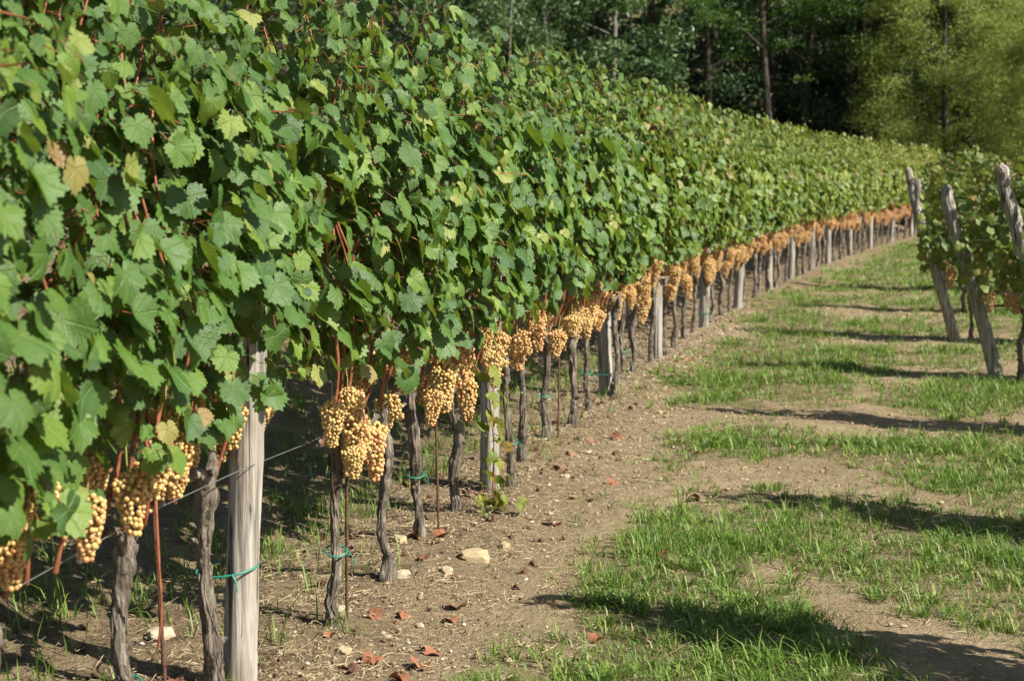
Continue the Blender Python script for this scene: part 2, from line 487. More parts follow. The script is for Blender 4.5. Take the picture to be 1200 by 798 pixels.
def put_leaves(mb, P, tip, nor, size, rnd, tmpl, petiole=True):
    """leaf blades hung at P, tip direction, face normal"""
    n = nrm(nor); t = nrm(tip - n * np.sum(tip * n, 1, keepdims=True)); x = np.cross(t, n)
    ids = RNG.integers(0, len(tmpl), len(P))
    for k, (V, F3, F4, UV) in enumerate(tmpl):
        w = np.nonzero(ids == k)[0]
        if not len(w): continue
        m = len(w); nv = len(V)
        A = (P[w][:, None] + size[w][:, None, None] * (V[None, :, 0:1] * x[w][:, None] + V[None, :, 1:2] * t[w][:, None] + V[None, :, 2:3] * n[w][:, None]))
        off = (np.arange(m) * nv)[:, None, None]
        uv = np.tile(UV, (m, 1)); uv[:, 2] += np.repeat(RNG.uniform(0, 50, m), nv)
        fl = []; rr = []
        for F in (F3, F4):
            if len(F): fl.append((F[None] + off).reshape(-1, F.shape[1])); rr.append(np.repeat(rnd[w], len(F)))
        base = mb.n
        mb.add(A.reshape(-1, 3), fl[0], 0, rr[0], uv)
        if len(fl) > 1:
            mb.l.append((fl[1] + base).ravel()); mb.c.append(np.full(len(fl[1]), 4)); mb.m.append(np.zeros(len(fl[1]), int)); mb.r.append(rr[1])
    if petiole:
        m = len(P); L = size * RNG.uniform(.45, .8, m)
        e = P + (-t * .75 - n * .7 + RNG.normal(0, .2, (m, 3))) * L[:, None]
        s = nrm(np.cross(e - P, n + 1e-3)) * 0.0016; u = n * 0.0016
        V = np.stack([P + s, P - s, P - u, e + s, e - s, e - u], 1).reshape(-1, 3)
        o = (np.arange(m) * 6)[:, None, None]
        F = (np.array([[0, 1, 4, 3], [1, 2, 5, 4], [2, 0, 3, 5]])[None] + o).reshape(-1, 4)
        mb.add(V, F, 1, 0.5)

def leaf_rnd(n, yellow=0.05):
    r = np.clip(RNG.beta(2.2, 2.2, n) * 0.80, 0, 0.82)
    m = RNG.random(n) < yellow; r[m] = RNG.uniform(.84, .96, m.sum())
    m = RNG.random(n) < 0.009; r[m] = RNG.uniform(.97, 1, m.sum())
    return r

def foliage_mesh(seed, zlo, zhi, count, half=0.27, lx=0.43):
    """the leaf wall of one vine; local x along the row, symmetric front and back"""
    mb = MB()
    n = count
    x = RNG.uniform(-lx, lx, n); u = RNG.random(n)
    z = zlo + (zhi - zlo) * u
    z = z + (z - zlo) * .13 * np.sin(x * 6.1 + seed * 1.9) * (z > zlo + .6)
    top = (z > zhi - .25)
    nz = np.array([mnoise.noise(Vector((x[i] * 3.0 + seed * 7.7, z[i] * 2.6, seed))) for i in range(n)])
    w = half * (0.55 + 0.75 * np.sin(np.clip((z - zlo) / (zhi - zlo), 0, 1) ** 0.8 * math.pi) ** 0.6) * (1 + 1.05 * nz)
    w = np.where(top, w * .8, w)
    s = np.where(RNG.random(n) < 0.5, -1.0, 1.0)
    f = 1 - RNG.random(n) ** 1.6 * 0.95
    y = np.clip(s * w * f + RNG.normal(0, .02, n), -.33, .33)
    # ragged lower hem
    hem = zlo + 0.16 + 0.14 * np.sin(x * 9 + seed * 2)
    lift = (z < hem) & (RNG.random(n) < 0.62)
    z = np.where(lift, z + RNG.uniform(.15, .9, n), z)
    P = np.stack([x, y, z], -1)
    size = np.clip(RNG.normal(.093, .023, n), .04, .145) * np.where(z > zhi - .3, .72, 1)
    o = np.stack([RNG.normal(0, .42, n), s * 0.9, RNG.normal(.52, .38, n)], -1)
    t = np.stack([RNG.normal(0, .55, n), s * RNG.uniform(.0, .7, n), RNG.normal(-.95, .35, n)], -1)
    inner = f < .5
    o[inner] += RNG.normal(0, .5, (inner.sum(), 3))
    lr = leaf_rnd(n); size = np.where(lr > .83, size * .8, size)
    put_leaves(mb, P, t, o, size, lr, LT)
    # shoots standing out of the top and side
    for k in range(9):
        px = random.uniform(-lx, lx); sd = random.choice((-1, 1))
        p0 = np.array([px, 0.06 * sd, zhi - .2]); hgt = random.uniform(.10, .30)
        if k > 4: p0 = np.array([px, sd * half * .6, random.uniform(zlo + .5, zhi - .2)]); 
        d = np.array([random.uniform(-.3, .3), sd * random.uniform(.05, .35) * (1 if k < 5 else 2.2), 1.0 if k < 5 else random.uniform(-.2, .4)]); d /= np.linalg.norm(d)
        pts = bez([p0, p0 + d * hgt * .5, p0 + d * hgt + np.array([.03, 0, -.05 * (k > 4)])], 5)
        tube(mb, pts, np.linspace(.0035, .0018, 5), 4, 1, cap=False)
        m = 6
        q = pts[RNG.integers(1, 5, m)] + RNG.normal(0, .015, (m, 3))
        put_leaves(mb, q, RNG.normal(0, .6, (m, 3)) + d * .3 + np.array([0, sd * .4, -.4]), RNG.normal(0, .5, (m, 3)) + np.array([0, sd * .6, .5]),
                   RNG.uniform(.04, .09, m), leaf_rnd(m, .15), LT)
    return mb.mesh('foliage', [M['leaf'], M['cane']])

FOL = [foliage_mesh(i, 0.84, 2.10, 830, .25) for i in range(9)]
LOWFOL = [foliage_mesh(20 + i, 0.64, 1.66, 560, 0.20) for i in range(4)]

# ------------------------------------------------------------------ grape bunches, trunks, canes
def ico(sub):
    t = (1 + 5 ** .5) / 2
    V = [(-1, t, 0), (1, t, 0), (-1, -t, 0), (1, -t, 0), (0, -1, t), (0, 1, t), (0, -1, -t), (0, 1, -t), (t, 0, -1), (t, 0, 1), (-t, 0, -1), (-t, 0, 1)]
    F = [(0, 11, 5), (0, 5, 1), (0, 1, 7), (0, 7, 10), (0, 10, 11), (1, 5, 9), (5, 11, 4), (11, 10, 2), (10, 7, 6), (7, 1, 8), (3, 9, 4), (3, 4, 2), (3, 2, 6), (3, 6, 8), (3, 8, 9), (4, 9, 5), (2, 4, 11), (6, 2, 10), (8, 6, 7), (9, 8, 1)]
    V = [np.array(v) / np.linalg.norm(v) for v in V]
    for _ in range(sub):
        c = {}; G = []
        def mid(a, b):
            k = (min(a, b), max(a, b))
            if k not in c:
                m = V[a] + V[b]; V.append(m / np.linalg.norm(m)); c[k] = len(V) - 1
            return c[k]
        for a, b, d in F:
            ab, bd, da = mid(a, b), mid(b, d), mid(d, a)
            G += [(a, ab, da), (b, bd, ab), (d, da, bd), (ab, bd, da)]
        F = G
    return np.array(V), np.array(F)
IV, IF = ico(2)
IV0, IF0 = ico(0)

def bunch_mesh(seed, length, wid, wing):
    """a hanging bunch: berries packed over a tapering core, on a stalk; top at the origin"""
    rg = np.random.default_rng(seed); mb = MB()
    r0 = 0.0088; C = []; Rr = []
    tries = 0
    while tries < 3600:
        tries += 1
        u = rg.random() ** .9
        zz = -0.035 - u * length
        rad = wid * (0.55 + 0.9 * min(u / .18, 1) - .2) * (1 - .80 * max(0, u - .12) ** 1.25) * rg.uniform(.45, 1.0) ** .4
        a = rg.uniform(0, 2 * math.pi)
        c = np.array([math.cos(a) * rad, math.sin(a) * rad, zz])
        if wing and rg.random() < .26:
            v = rg.random(); c = np.array([wing * (.05 + .03 * v), 0, -.04 - .085 * v]) + rg.normal(0, .016, 3)
        r = r0 * rg.uniform(.66, 1.14)
        if C and np.min(np.linalg.norm(np.array(C) - c, axis=1)) < 1.62 * r0: continue
        if rg.random() < .12 and u > .2: continue
        C.append(c); Rr.append(r)
        if len(C) > 175: break
    for c, r in zip(C, Rr):
        sq = np.array([1, 1, rg.uniform(1.0, 1.1)])
        mb.add(c + IV * r * sq, IF, 0, float(np.clip(rg.beta(2, 2.4), 0, 1)))
    tube(mb, bez([[0, 0, .05], [.004, .002, 0], [0, 0, -.05], [0, 0, -.03 - length * .8]], 7), [.0026, .003, .003, .0028, .002, .0016, .001], 5, 1, cap=False)
    if wing: tube(mb, bez([[0, 0, -.02], [wing * .04, 0, -.03], [wing * .07, 0, -.09]], 5), .0018, 4, 1, cap=False)
    return mb.mesh('grape_bunch', [M['berry'], M['stalk']])
BUN = [bunch_mesh(1, .17, .050, 0), bunch_mesh(2, .21, .047, 1), bunch_mesh(3, .14, .056, 0), bunch_mesh(4, .19, .044, -1),
       bunch_mesh(5, .23, .052, 0), bunch_mesh(6, .12, .046, 1)]

def trunk_mesh(seed, height=0.64, rad=0.031, lean=0.0, crook=0.04):
    rd = random.Random(seed); mb = MB()
    P = [[0, 0, -.08], [rd.uniform(-.015, .015), rd.uniform(-.02, .02), .08]]
    for k in (0.3, 0.55, 0.8):
        P.append([lean * k + rd.uniform(-crook, crook) * .6, rd.uniform(-crook, crook) * .6, height * k])
    P.append([lean, rd.uniform(-.02, .02), height])
    head = P[-1]
    pts = bez(P, 70)
    pts[:, :2] += np.array([[.006 * mnoise.noise(Vector((q * .33, seed, j))) for j in (0, 5)] for q in range(70)])
    t = np.linspace(0, 1, 70)
    rr = rad * (1.35 - .55 * np.clip(t * 4, 0, 1) + .18 * np.sin(t * 9 + seed) * .6 - .12 * t)
    rr[-9:] *= 1.22
    rr *= 1 + .16 * np.array([mnoise.noise(Vector((q * .16, seed * 2.2, 0))) for q in range(70)])
    tube(mb, pts, rr, 22, 0, rough=0.44, seed=seed * 3.3, ridges=4)
    for sx in (-1, 1):                               # the two arms along the wire
        q = bez([[head[0], head[1], height - .03], [head[0] + sx * .05, head[1], height + .04], [head[0] + sx * .14, 0, height + .05 + rd.uniform(-.02, .02)],
                 [head[0] + sx * .30, rd.uniform(-.02, .02), height + .04]], 14)
        tube(mb, q, np.linspace(rad * .72, rad * .30, 14), 10, 0, rough=0.28, seed=seed + sx, ridges=2)
    for k in range(4):                               # old spurs and flakes of bark
        zz = rd.uniform(.15, height); i = int(zz / height * 64); a = rd.uniform(0, 6.28)
        d = np.array([math.cos(a), math.sin(a), .5]); p = pts[min(i, 69)] + d * rad * .6
        tube(mb, [p, p + d * rad * .5, p + d * rad * .9], [rad * .4, rad * .28, rad * .12], 7, 0, rough=.3, seed=seed + k)
    for k in range(26):                              # loose strips of bark
        i0 = rd.randrange(2, 52); n2 = rd.randrange(6, 16); a = rd.uniform(0, 6.28)
        seg = pts[i0:i0 + n2]; rl = rr[i0:i0 + n2]
        dv = np.array([math.cos(a), math.sin(a), 0]); u = np.linspace(-1, 1, len(seg))
        q = seg + dv * (rl * (1.0 + .16 * u ** 2 * rd.uniform(-.5, 1.6)))[:, None] + np.array([-dv[1], dv[0], 0]) * (.006 * np.sin(u * 2 + a))[:, None]
        tube(mb, q, rad * rd.uniform(.10, .20) * (1 - .75 * u ** 2), 5, 0, rough=.35, seed=k, cap=False)
    return mb.mesh('trunk', M['bark']), pts[np.argmin(abs(pts[:, 2] - .26))]
TRK = [trunk_mesh(i, 0.63 + 0.02 * (i % 3), 0.022 + 0.0025 * (i % 4), random.Random(i).uniform(-.05, .05)) for i in range(8)]

def cane_mesh(seed, z0=0.68, z1=1.9, front=True, hang=False):
    rd = random.Random(seed); mb = MB()
    if hang:
        P = [[.0, -.02, .98], [.015, -.06, .80], [-.005, -.08, .58], [.02, -.07, .44], [.035, -.05, .33]]
    else:
        P = [[0, 0, z0], [rd.uniform(-.03, .03), -rd.uniform(.02, .07), z0 + .22]]
        for k in (.45, .7, 1): P.append([rd.uniform(-.10, .10), rd.uniform(-.12, .12), z0 + (z1 - z0) * k])
    n = 20; pts = bez(P, n)
    rr = np.linspace(.0058, .003, n)
    if hang: rr = np.linspace(.0042, .0026, n)
    rr[::3] *= 1.35
    tube(mb, pts, rr, 6, 0, rough=.08, seed=seed)
    return mb.mesh('cane', M['cane'])
CAN = [cane_mesh(i) for i in range(7)]
LOWCAN = [cane_mesh(30 + i, .58, 1.45) for i in range(3)]
HANG = cane_mesh(77, hang=True)

def tie_ring(name, r1, r2, z, parent, cx=0.0, cy=0.0):
    mb = MB(); a = np.linspace(0, 2 * math.pi, 25)
    pts = np.stack([cx + np.cos(a) * r1, cy + np.sin(a) * r2, z + .012 * np.sin(a + 1)], -1)
    tube(mb, pts, .0034, 6)
    tube(mb, [[cx + .3 * r1, cy - r2, z], [cx + .3 * r1 + .015, cy - r2 - .012, z - .02], [cx + .3 * r1 + .018, cy - r2 - .012, z - .05]], .0026, 5)
    return link(name, mb.mesh(name, M['tie']), parent)

def post_mesh(seed, h, rad, taper=.90, lean=(0, 0), knee=0.0):
    rd = random.Random(seed); mb = MB(); n = 30
    t = np.linspace(0, 1, n); z = -.25 + t * (h + .25)
    P = np.stack([lean[0] * np.clip(z, 0, 9) / h + knee * np.sin(t * 5 + seed) * .02, lean[1] * np.clip(z, 0, 9) / h + knee * np.cos(t * 4) * .012, z], -1)
    rr = rad * (1 + (taper - 1) * t) * (1 + .03 * np.sin(t * 11 + seed))
    rr[-1] *= .90; P[-2, 2] = h - .012
    tube(mb, P, rr, 44, 0, rough=.06, seed=seed * 1.7, ridges=2, groove=.42)
    return mb.mesh('trellis_post', M['wood'])

# ------------------------------------------------------------------ the long row: posts
ORD = ['first', 'second', 'third', 'fourth', 'fifth', 'sixth', 'seventh', 'eighth', 'ninth', 'tenth', 'eleventh', 'twelfth', 'thirteenth', 'fourteenth']
POST_Y = [4.23, 7.02, 10.05, 12.05, 14.51, 16.61, 19.13, 21.1, 23.12, 24.8, 27.4, 29.86, 32.6, 35.4]
PM = [post_mesh(1, 1.50, .053, .93, (.075, .02)), post_mesh(2, 1.95, .050, .95, (.02, .02)), post_mesh(3, 1.95, .052, .9, (-.04, 0), 1),
      post_mesh(4, 1.95, .050, .9, (-.06, .02), .5), post_mesh(5, 1.95, .050, .95, (.01, 0), .4)]
PL = ['thick weathered grey post standing first in the long row, green tie around it', 'dark weathered post standing second in the long row, bunches hanging over it',
      'short stout post, third in the long row, flaring at its foot']
for i, y in enumerate(POST_Y):
    x = row_x(y) - (.055 if i == 0 else 0)
    e = empty('trellis_post', (x, y, g1(x, y)), 0)
    me = PM[i] if i < 5 else PM[1 + i % 4]
    p = link('shaft', me, e, rz=(0 if i < 3 else i * 1.9))
    tag(e, PL[i] if i < 3 else 'pale weathered post standing %s along the long row of vines' % ORD[i], 'post', 'posts of the long vine row')
    if i == 0: tie_ring('tie_band', .094, .072, .375, e, -.026, -.010)
    elif i in (2, 4): tie_ring('tie_band', .075, .062, .16, e, -.012, 0)

# ------------------------------------------------------------------ the long row: vines
def copy_of(src, parent):
    c = src.copy(); COL.objects.link(c); c.parent = parent; return c

TIE = {}
def vine(y_or_xy, rz, z, detail, seed, low=False, autumn=0.0, grapes=5, off=0.0, tsc=1.0):
    """a grapevine: trunk, canes, leaf wall and bunches under one empty; local -y faces the grass"""
    rd = random.Random(seed)
    x, y = y_or_xy
    e = empty('grapevine', (x, y, z), rz)
    tm, tc = TRK[seed % len(TRK)]
    t = link('trunk', tm, e, loc=(0, off, 0), rz=rd.choice((0, math.pi)) + rd.uniform(-.3, .3))
    t.scale = (tsc, tsc, .86 if low else rd.uniform(.92, 1.06))
    a = t.rotation_euler[2]; e_c = (tsc * (tc[0] * math.cos(a) - tc[1] * math.sin(a)), off + tsc * (tc[0] * math.sin(a) + tc[1] * math.cos(a)), tc[2] * t.scale[2])
    TIE[e.name] = e_c
    fset = LOWFOL if low else FOL
    f = link('foliage', fset[rd.randrange(len(fset))], e, loc=(0, 0, 0), rz=rd.choice((0, math.pi)))
    f.scale = (1, rd.uniform(.66, .8) if low else rd.uniform(.92, 1.1), rd.uniform(.975, 1.02))
    f.color = (max(0, autumn + rd.uniform(-.08, .08)), 0, 0, 1)      # how far this vine has turned yellow
    cs = LOWCAN if low else CAN
    for k in range(detail):
        c = link('cane', cs[rd.randrange(len(cs))], e, loc=(-.26 + .52 * (k + .5) / detail + rd.uniform(-.03, .03), rd.uniform(-.06, .02), 0), rz=rd.uniform(-.5, .5))
    for k in range(grapes):
        b = link('grape_bunch', BUN[rd.randrange(len(BUN))], e,
                 loc=(-.24 + .48 * (k + .5) / grapes + rd.uniform(-.07, .07), rd.uniform(-.13, .02), (.74 if low else rd.uniform(.86, .98) if tsc > 1 else rd.uniform(.64, .93))),
                 rz=rd.uniform(0, 6.28))
        sc = rd.uniform(.62, .86) if tsc > 1 else rd.uniform(.60, 1.02); b.color = (min(1, autumn * 1.6), 0, 0, 1); b.scale = (sc, sc, sc)
        b.rotation_euler = (rd.uniform(-.14, .14), rd.uniform(-.14, .14), rd.uniform(0, 6.28))
    return e

ys = [2.35, 2.9, 3.52, 4.12, 4.85, 5.36, 5.97, 6.52, 7.10, 7.66, 8.32, 8.80, 9.38, 10.0]
y = 10.0
while y < 38.4:
    y += 0.585 / math.sqrt(1 + row_d(y) ** 2); ys.append(y)
VINES = []
cnt = {}
for i, y in enumerate(ys):
    x = row_x(y); rz = math.atan2(1, row_d(y))
    near = y < 11
    detail = 5 if near else (3 if y < 20 else 2)
    grapes = (6 if y < 4.7 else random.choice((5, 6, 7, 8))) if near else 6
    off = {3: 0, 8: -.075, 13: -.07}.get(i, random.uniform(-.03, .03))
    sh = .11 if i == 3 else (.02 if y < 4.7 else 0)
    v = vine((x - sh, y + sh * .3), rz, g1(x, y), detail, 100 + i, False, min(.62, .02 * max(0, y - 6)), grapes, off, 1.001 if y < 4.7 else .95)
    VINES.append((v, x, y))
    k = max([j for j, py in enumerate(POST_Y) if py <= y + .12], default=-1)
    c = cnt[k] = cnt.get(k, -1) + 1
    if k < 0: lab = ['grapevine with drooping red cane and golden grapes, %s trunk before the first thick post' % w for w in ('third', 'second', 'nearest')][min(c, 2)]
    elif c == 0 and abs(POST_Y[k] - y) < .2: lab = 'gnarled grapevine growing hard against the %s post of the long row' % ORD[k]
    else: lab = 'gnarled grapevine hung with golden bunches, %s trunk beyond %s post of the long row' % (ORD[max(c - (1 if abs(POST_Y[k] - ys[i - c]) < .2 else 0), 0)], ORD[k])
    tag(v, lab, 'grapevine', 'grapevines of the long row')
    if near and i % 2 == 0: tie_ring('tie_band', .037, .037, TIE[v.name][2], v, TIE[v.name][0], TIE[v.name][1])
lean_me, lean_c = trunk_mesh(43, .66, .030, -.12, .04)
for c in VINES[3][0].children:                      # this old trunk leans away from its post towards the top
    if c.name.startswith('trunk'):
        c.data = lean_me; a = VINES[3][0].rotation_euler[2]; c.rotation_euler = (0, 0, .1); c.location = (.034 * math.cos(a), -.034 * math.sin(a), 0)
for i, dz in ((3, .10), (4, .03)):
    for c in VINES[i][0].children:
        if c.name.startswith('foliage'): c.location.z = dz
link('cane', HANG, VINES[2][0], loc=(-.04, -.02, .02))

# a leafy shoot hanging to the ground from one trunk
def hanging_shoot(v):
    mb = MB()
    pts = bez([[0, -.03, .74], [-.03, -.13, .60], [.02, -.15, .36], [.0, -.16, .16], [.03, -.17, .03]], 16)
    tube(mb, pts, .003, 5, 1, cap=False)
    n = 46; ii = RNG.integers(2, 16, n)
    P = pts[ii] + RNG.normal(0, .045, (n, 3)); P[:, 2] = np.maximum(P[:, 2], .05)
    put_leaves(mb, P, RNG.normal(0, .5, (n, 3)) + [0, -.3, -.7], RNG.normal(0, .5, (n, 3)) + [.1, -.7, .4], RNG.uniform(.045, .095, n), leaf_rnd(n, .06), LT)
    link('hanging_shoot', mb.mesh('hanging_shoot', [M['leaf'], M['cane']]), v)
hanging_shoot(VINES[7][0])

# iron stakes and trellis wires
smb = MB(); tube(smb, np.stack([np.zeros(24), np.zeros(24), np.linspace(-.2, 1.1, 24)], -1), .0052 + .0008 * (np.arange(24) % 2), 8)
stake_me = smb.mesh('iron_stake', M['iron'])
first = True
for j, i in enumerate((2, 4, 6, 10)):
    v, x, y = VINES[i]
    o = link('iron_stake', stake_me, None, (x + .055, y + .05, g1(x, y)))
    o.rotation_euler = (R(random.uniform(-2, 2)), R(random.uniform(-2, 2)), j)
    k = 'before the first thick post' if i == 2 else 'beyond the %s post' % ('first' if i < 8 else 'second')
    n = '' if i == 2 else ORD[(i - 4) if i < 8 else (i - 9)] + ' '
    tag(o, 'thin rusty iron rod upright beside the %svine trunk %s' % (n, k), 'stake', 'iron rods staking the vines')
for zz, nm in ((.69, 'lowest'), (1.15, 'middle'), (1.65, 'upper')):
    mb = MB(); yy = np.linspace(2.0, 38.3, 70)
    tube(mb, np.stack([row_x(yy) + .02, yy, gh(row_x(yy), yy) + zz + .01 * np.sin(yy * 2)], -1), .0016, 5)
    tag(link('trellis_wire', mb.mesh('trellis_wire', M['wire'])), 'thin %s steel wire strung from post to post through the long row' % nm, 'wire', 'trellis wires of the long row')

# ------------------------------------------------------------------ the short rows across the grass, each with a leaning end post
ENDS = [   # foot x, foot y, label, vines, direction
    (3.45, 8.56, 'leaning grey end post with its foot outside the right edge of the photo', 3),
    (3.79, 10.99, 'leaning grey end post with a bare thin vine trunk right beside its foot', 4),
    (4.24, 13.54, 'leaning pale end post standing farthest up the grass, leaves behind its middle', 4),
    (5.05, 16.4, 'dark leaning end post half hidden by leaves just behind the pale end post', 4),
    (5.95, 19.4, 'leaning end post hidden in leaves at the far short row', 4),
    (3.14, 5.85, 'leaning end post beside the grass that casts its shadow from outside the picture', 2),
    (2.17, 4.11, 'leaning end post beside the grass that casts its shadow from outside the picture', 2),
]
EPM = [post_mesh(11, 1.64, .046, .92, (-.49, .16), .4), post_mesh(12, 1.50, .054, .95, (-.43, .13), .6), post_mesh(13, 1.50, .052, .9, (-.42, .15), .8)]
RD = np.array([0.93, -0.368]); RZ = math.atan2(RD[1], RD[0])
WHERE = ['cut by the photo edge', 'behind the post with trunk beside', 'behind the pale leaning post', 'behind the half hidden dark post',
         'hidden farthest away', 'off the right side', 'off the right side']
for i, (x, y, lab, nv) in enumerate(ENDS):
    if i == 5: RD = np.array([0.83, -0.558]); RZ = math.atan2(RD[1], RD[0])
    e = empty('end_post', (x, y, g1(x, y)), -.3 if i > 4 else 0)
    p = link('shaft', EPM[i % 3], e)
    tag(e, lab, 'end post', 'leaning end posts of the short rows')
    if i < 3:                                         # wire wound round the post
        mb = MB(); a = np.linspace(0, 4 * math.pi, 40)
        tube(mb, np.stack([-.33 + np.cos(a) * .062, .10 + np.sin(a) * .062, 1.12 + a * .002 + .017 * np.cos(a)], -1), .002, 5)
        link('wire_loop', mb.mesh('wire_loop', M['wire']), e)
    for k in range(nv):
        d = .16 + .60 * k if i < 5 else .02 + .6 * k
        vx, vy = x + RD[0] * d, y + RD[1] * d
        v = vine((vx, vy), RZ, g1(vx, vy), 2, 300 + i * 10 + k, True, .42, 6)
        if k == 0: [setattr(c, 'location', (-.06, 0, .04)) for c in v.children if c.name.startswith('foliage')]
        tag(v, 'low grapevine, %s from the grass in the short row %s' % (ORD[k], WHERE[i]) if i < 5 else 'low grapevine in a short row standing outside the picture', 'grapevine', 'grapevines of the short rows')
    mb = MB(); L = .6 * nv + .3
    q = np.array([[x - .32, y + .01, 1.10], [x + RD[0] * L, y + RD[1] * L, 1.12]]); q[:, 2] += g1(x, y)
    tube(mb, q, .0016, 5)
    tag(link('trellis_wire', mb.mesh('trellis_wire', M['wire'])), ('thin wire running off the top of the short row %s' % WHERE[i]), 'wire', 'wires of the short rows')

# ------------------------------------------------------------------ trees
def trunk_tree(mb, h, r, limbs, rd, lean=.05, mat=0, spread=2.2, lo=.35):
    P = [[0, 0, -.3]]
    lx, ly = rd.uniform(-lean, lean) * h, rd.uniform(-lean, lean) * h
    for k in (.15, .4, .7, 1.0): P.append([lx * k + rd.uniform(-.02, .02) * h * (k < 1), ly * k + rd.uniform(-.02, .02) * h * (k < 1), h * k])
    pts = bez(P, 22); tube(mb, pts, r * np.linspace(1.15, .22, 22), 10, mat, rough=.12, seed=rd.random() * 9)
    tips = []
    for k in range(limbs):
        f = lo + (1 - lo) * (k + rd.random()) / limbs; p = pts[min(int(f * 21), 20)]
        a = k * 2.4 + rd.uniform(-.4, .4); ln = spread * (1.15 - .6 * f) * rd.uniform(.7, 1.15)
        q = bez([p, p + np.array([math.cos(a) * ln * .5, math.sin(a) * ln * .5, ln * .22]), p + np.array([math.cos(a) * ln, math.sin(a) * ln, ln * rd.uniform(.15, .5)])], 7)
        tube(mb, q, r * (1 - f * .7) * np.linspace(.42, .08, 7), 6, mat, rough=.1, seed=k, cap=False)
        tips += [q[6], q[4], q[5] + np.array([rd.uniform(-.4, .4), rd.uniform(-.4, .4), rd.uniform(-.2, .4)])]
    tips.append(pts[-1])
    return tips

def leaf_cards(mb, P, size, rnd, up=.5, droop=.4, aspect=.5):
    n = len(P)
    nor = nrm(RNG.normal(0, .6, (n, 3)) + [0, 0, up]); t = RNG.normal(0, 1, (n, 3)) + [0, 0, -droop]
    t = nrm(t - nor * np.sum(t * nor, 1, keepdims=True)); s = np.cross(nor, t)
    L = size[:, None]; wv = s * L * aspect * .5
    V = np.stack([P, P + t * L * .45 + wv - nor * L * .06, P + t * L, P + t * L * .45 - wv - nor * L * .06], 1).reshape(-1, 3)
    o = (np.arange(n) * 4)[:, None]
    F = np.concatenate([np.array([[0, 1, 2]]) + o, np.array([[0, 2, 3]]) + o])
    mb.add(V, F, 0, np.concatenate([rnd, rnd]))

def clumps(tips, per, rx, rz_, size, up=.5, droop=.4, aspect=.5, jitter=.3):
    mb = MB()
    for c in tips:
        m = int(per * random.uniform(.6, 1.3)); k = random.uniform(.65, 1.25)
        d = nrm(RNG.normal(0, 1, (m, 3))) * (RNG.random((m, 1)) ** .55)
        P = np.asarray(c) + d * np.array([rx * k, rx * k, rz_ * k]) + RNG.normal(0, .04, (m, 3))
        tone = random.uniform(-.16, .16)
        leaf_cards(mb, P, size * RNG.uniform(.6, 1.25, m), np.clip(RNG.beta(2, 2, m) + tone, 0, 1), up, droop, aspect)
    return mb

def tree_kind(kind, seed):
    rd = random.Random(seed); random.seed(seed); tm = MB()
    if kind == 'dusk':        # rounded broadleaf with thin pale stem, leafy to the ground
        tips = trunk_tree(tm, rd.uniform(7.5, 9), .10, 22, rd, .06, 0, 2.1, .10)
        cr = clumps(tips, 250, .66, .52, .17, .5, .7, .46); mats = ('pale_bark', 't_dusk')
    elif kind == 'dark':      # dense evergreen, the woods' inner shade put into its leaf colour
        tips = trunk_tree(tm, rd.uniform(10, 12), .20, 30, rd, .04, 0, 2.8, .06)
        cr = clumps(tips, 190, .85, .55, .15, .6, .3, .4); mats = ('tree_bark', 't_shaded')
    elif kind == 'bare':      # tall bare stem, crown high, a few sprigs low
        tips = trunk_tree(tm, rd.uniform(12, 14), .12, 22, rd, .05, 0, 2.6, .42)
        low = [[rd.uniform(-.9, .9), rd.uniform(-.9, .5), rd.uniform(2.4, 5.5)] for _ in range(7)]
        cr = clumps(tips, 230, .85, .38, .14, .7, .4, .42)
        c2 = clumps(low, 55, .55, .16, .13, .9, .3, .4)
        cr.add(np.concatenate(c2.v), np.concatenate(c2.l).reshape(-1, 3), 0, np.concatenate(c2.r)); mats = ('tree_bark', 't_fresh')
    elif kind == 'gold':      # feathery yellow green tree, foliage in flat layers
        tips = trunk_tree(tm, rd.uniform(9.5, 11), .15, 34, rd, .08, 0, 3.3, .14)
        for _ in range(75):
            d = np.array([rd.gauss(0, 1), rd.gauss(0, 1), rd.gauss(0, 1)]); d /= np.linalg.norm(d)
            tips.append(np.array([0, 0, 5.2]) + d * np.array([3.5, 3.5, 4.3]) * rd.uniform(.72, 1.05))
        tips = [c for c in tips if c[2] > .6]
        cr = clumps(tips, 300, .85, .50, .15, .45, .5, .34); mats = ('tree_bark', 't_gold')
    elif kind == 'shrub':
        tips = [[rd.uniform(-1.0, 1.0), rd.uniform(-.9, .9), rd.uniform(.25, 2.5)] for _ in range(26)]
        for c in tips[:12]: tube(tm, bez([[c[0] * .1, c[1] * .1, -.1], [c[0] * .6, c[1] * .6, c[2] * .55], c], 7), np.linspace(.03, .008, 7), 5, cap=False)
        cr = clumps(tips, 150, .48, .42, .11, .5, .4, .42); mats = ('pale_bark', 't_fresh')
    else:                     # thin pale sapling
        tips = trunk_tree(tm, rd.uniform(4.6, 5.6), .045, 12, rd, .08, 0, .9, .45)
        cr = clumps(tips, 55, .34, .26, .12, .5, .5, .42); mats = ('pale_bark', 't_dusk')
    return tm.mesh('trunk', M[mats[0]]), cr.mesh('crown', M[mats[1]], smooth=False)

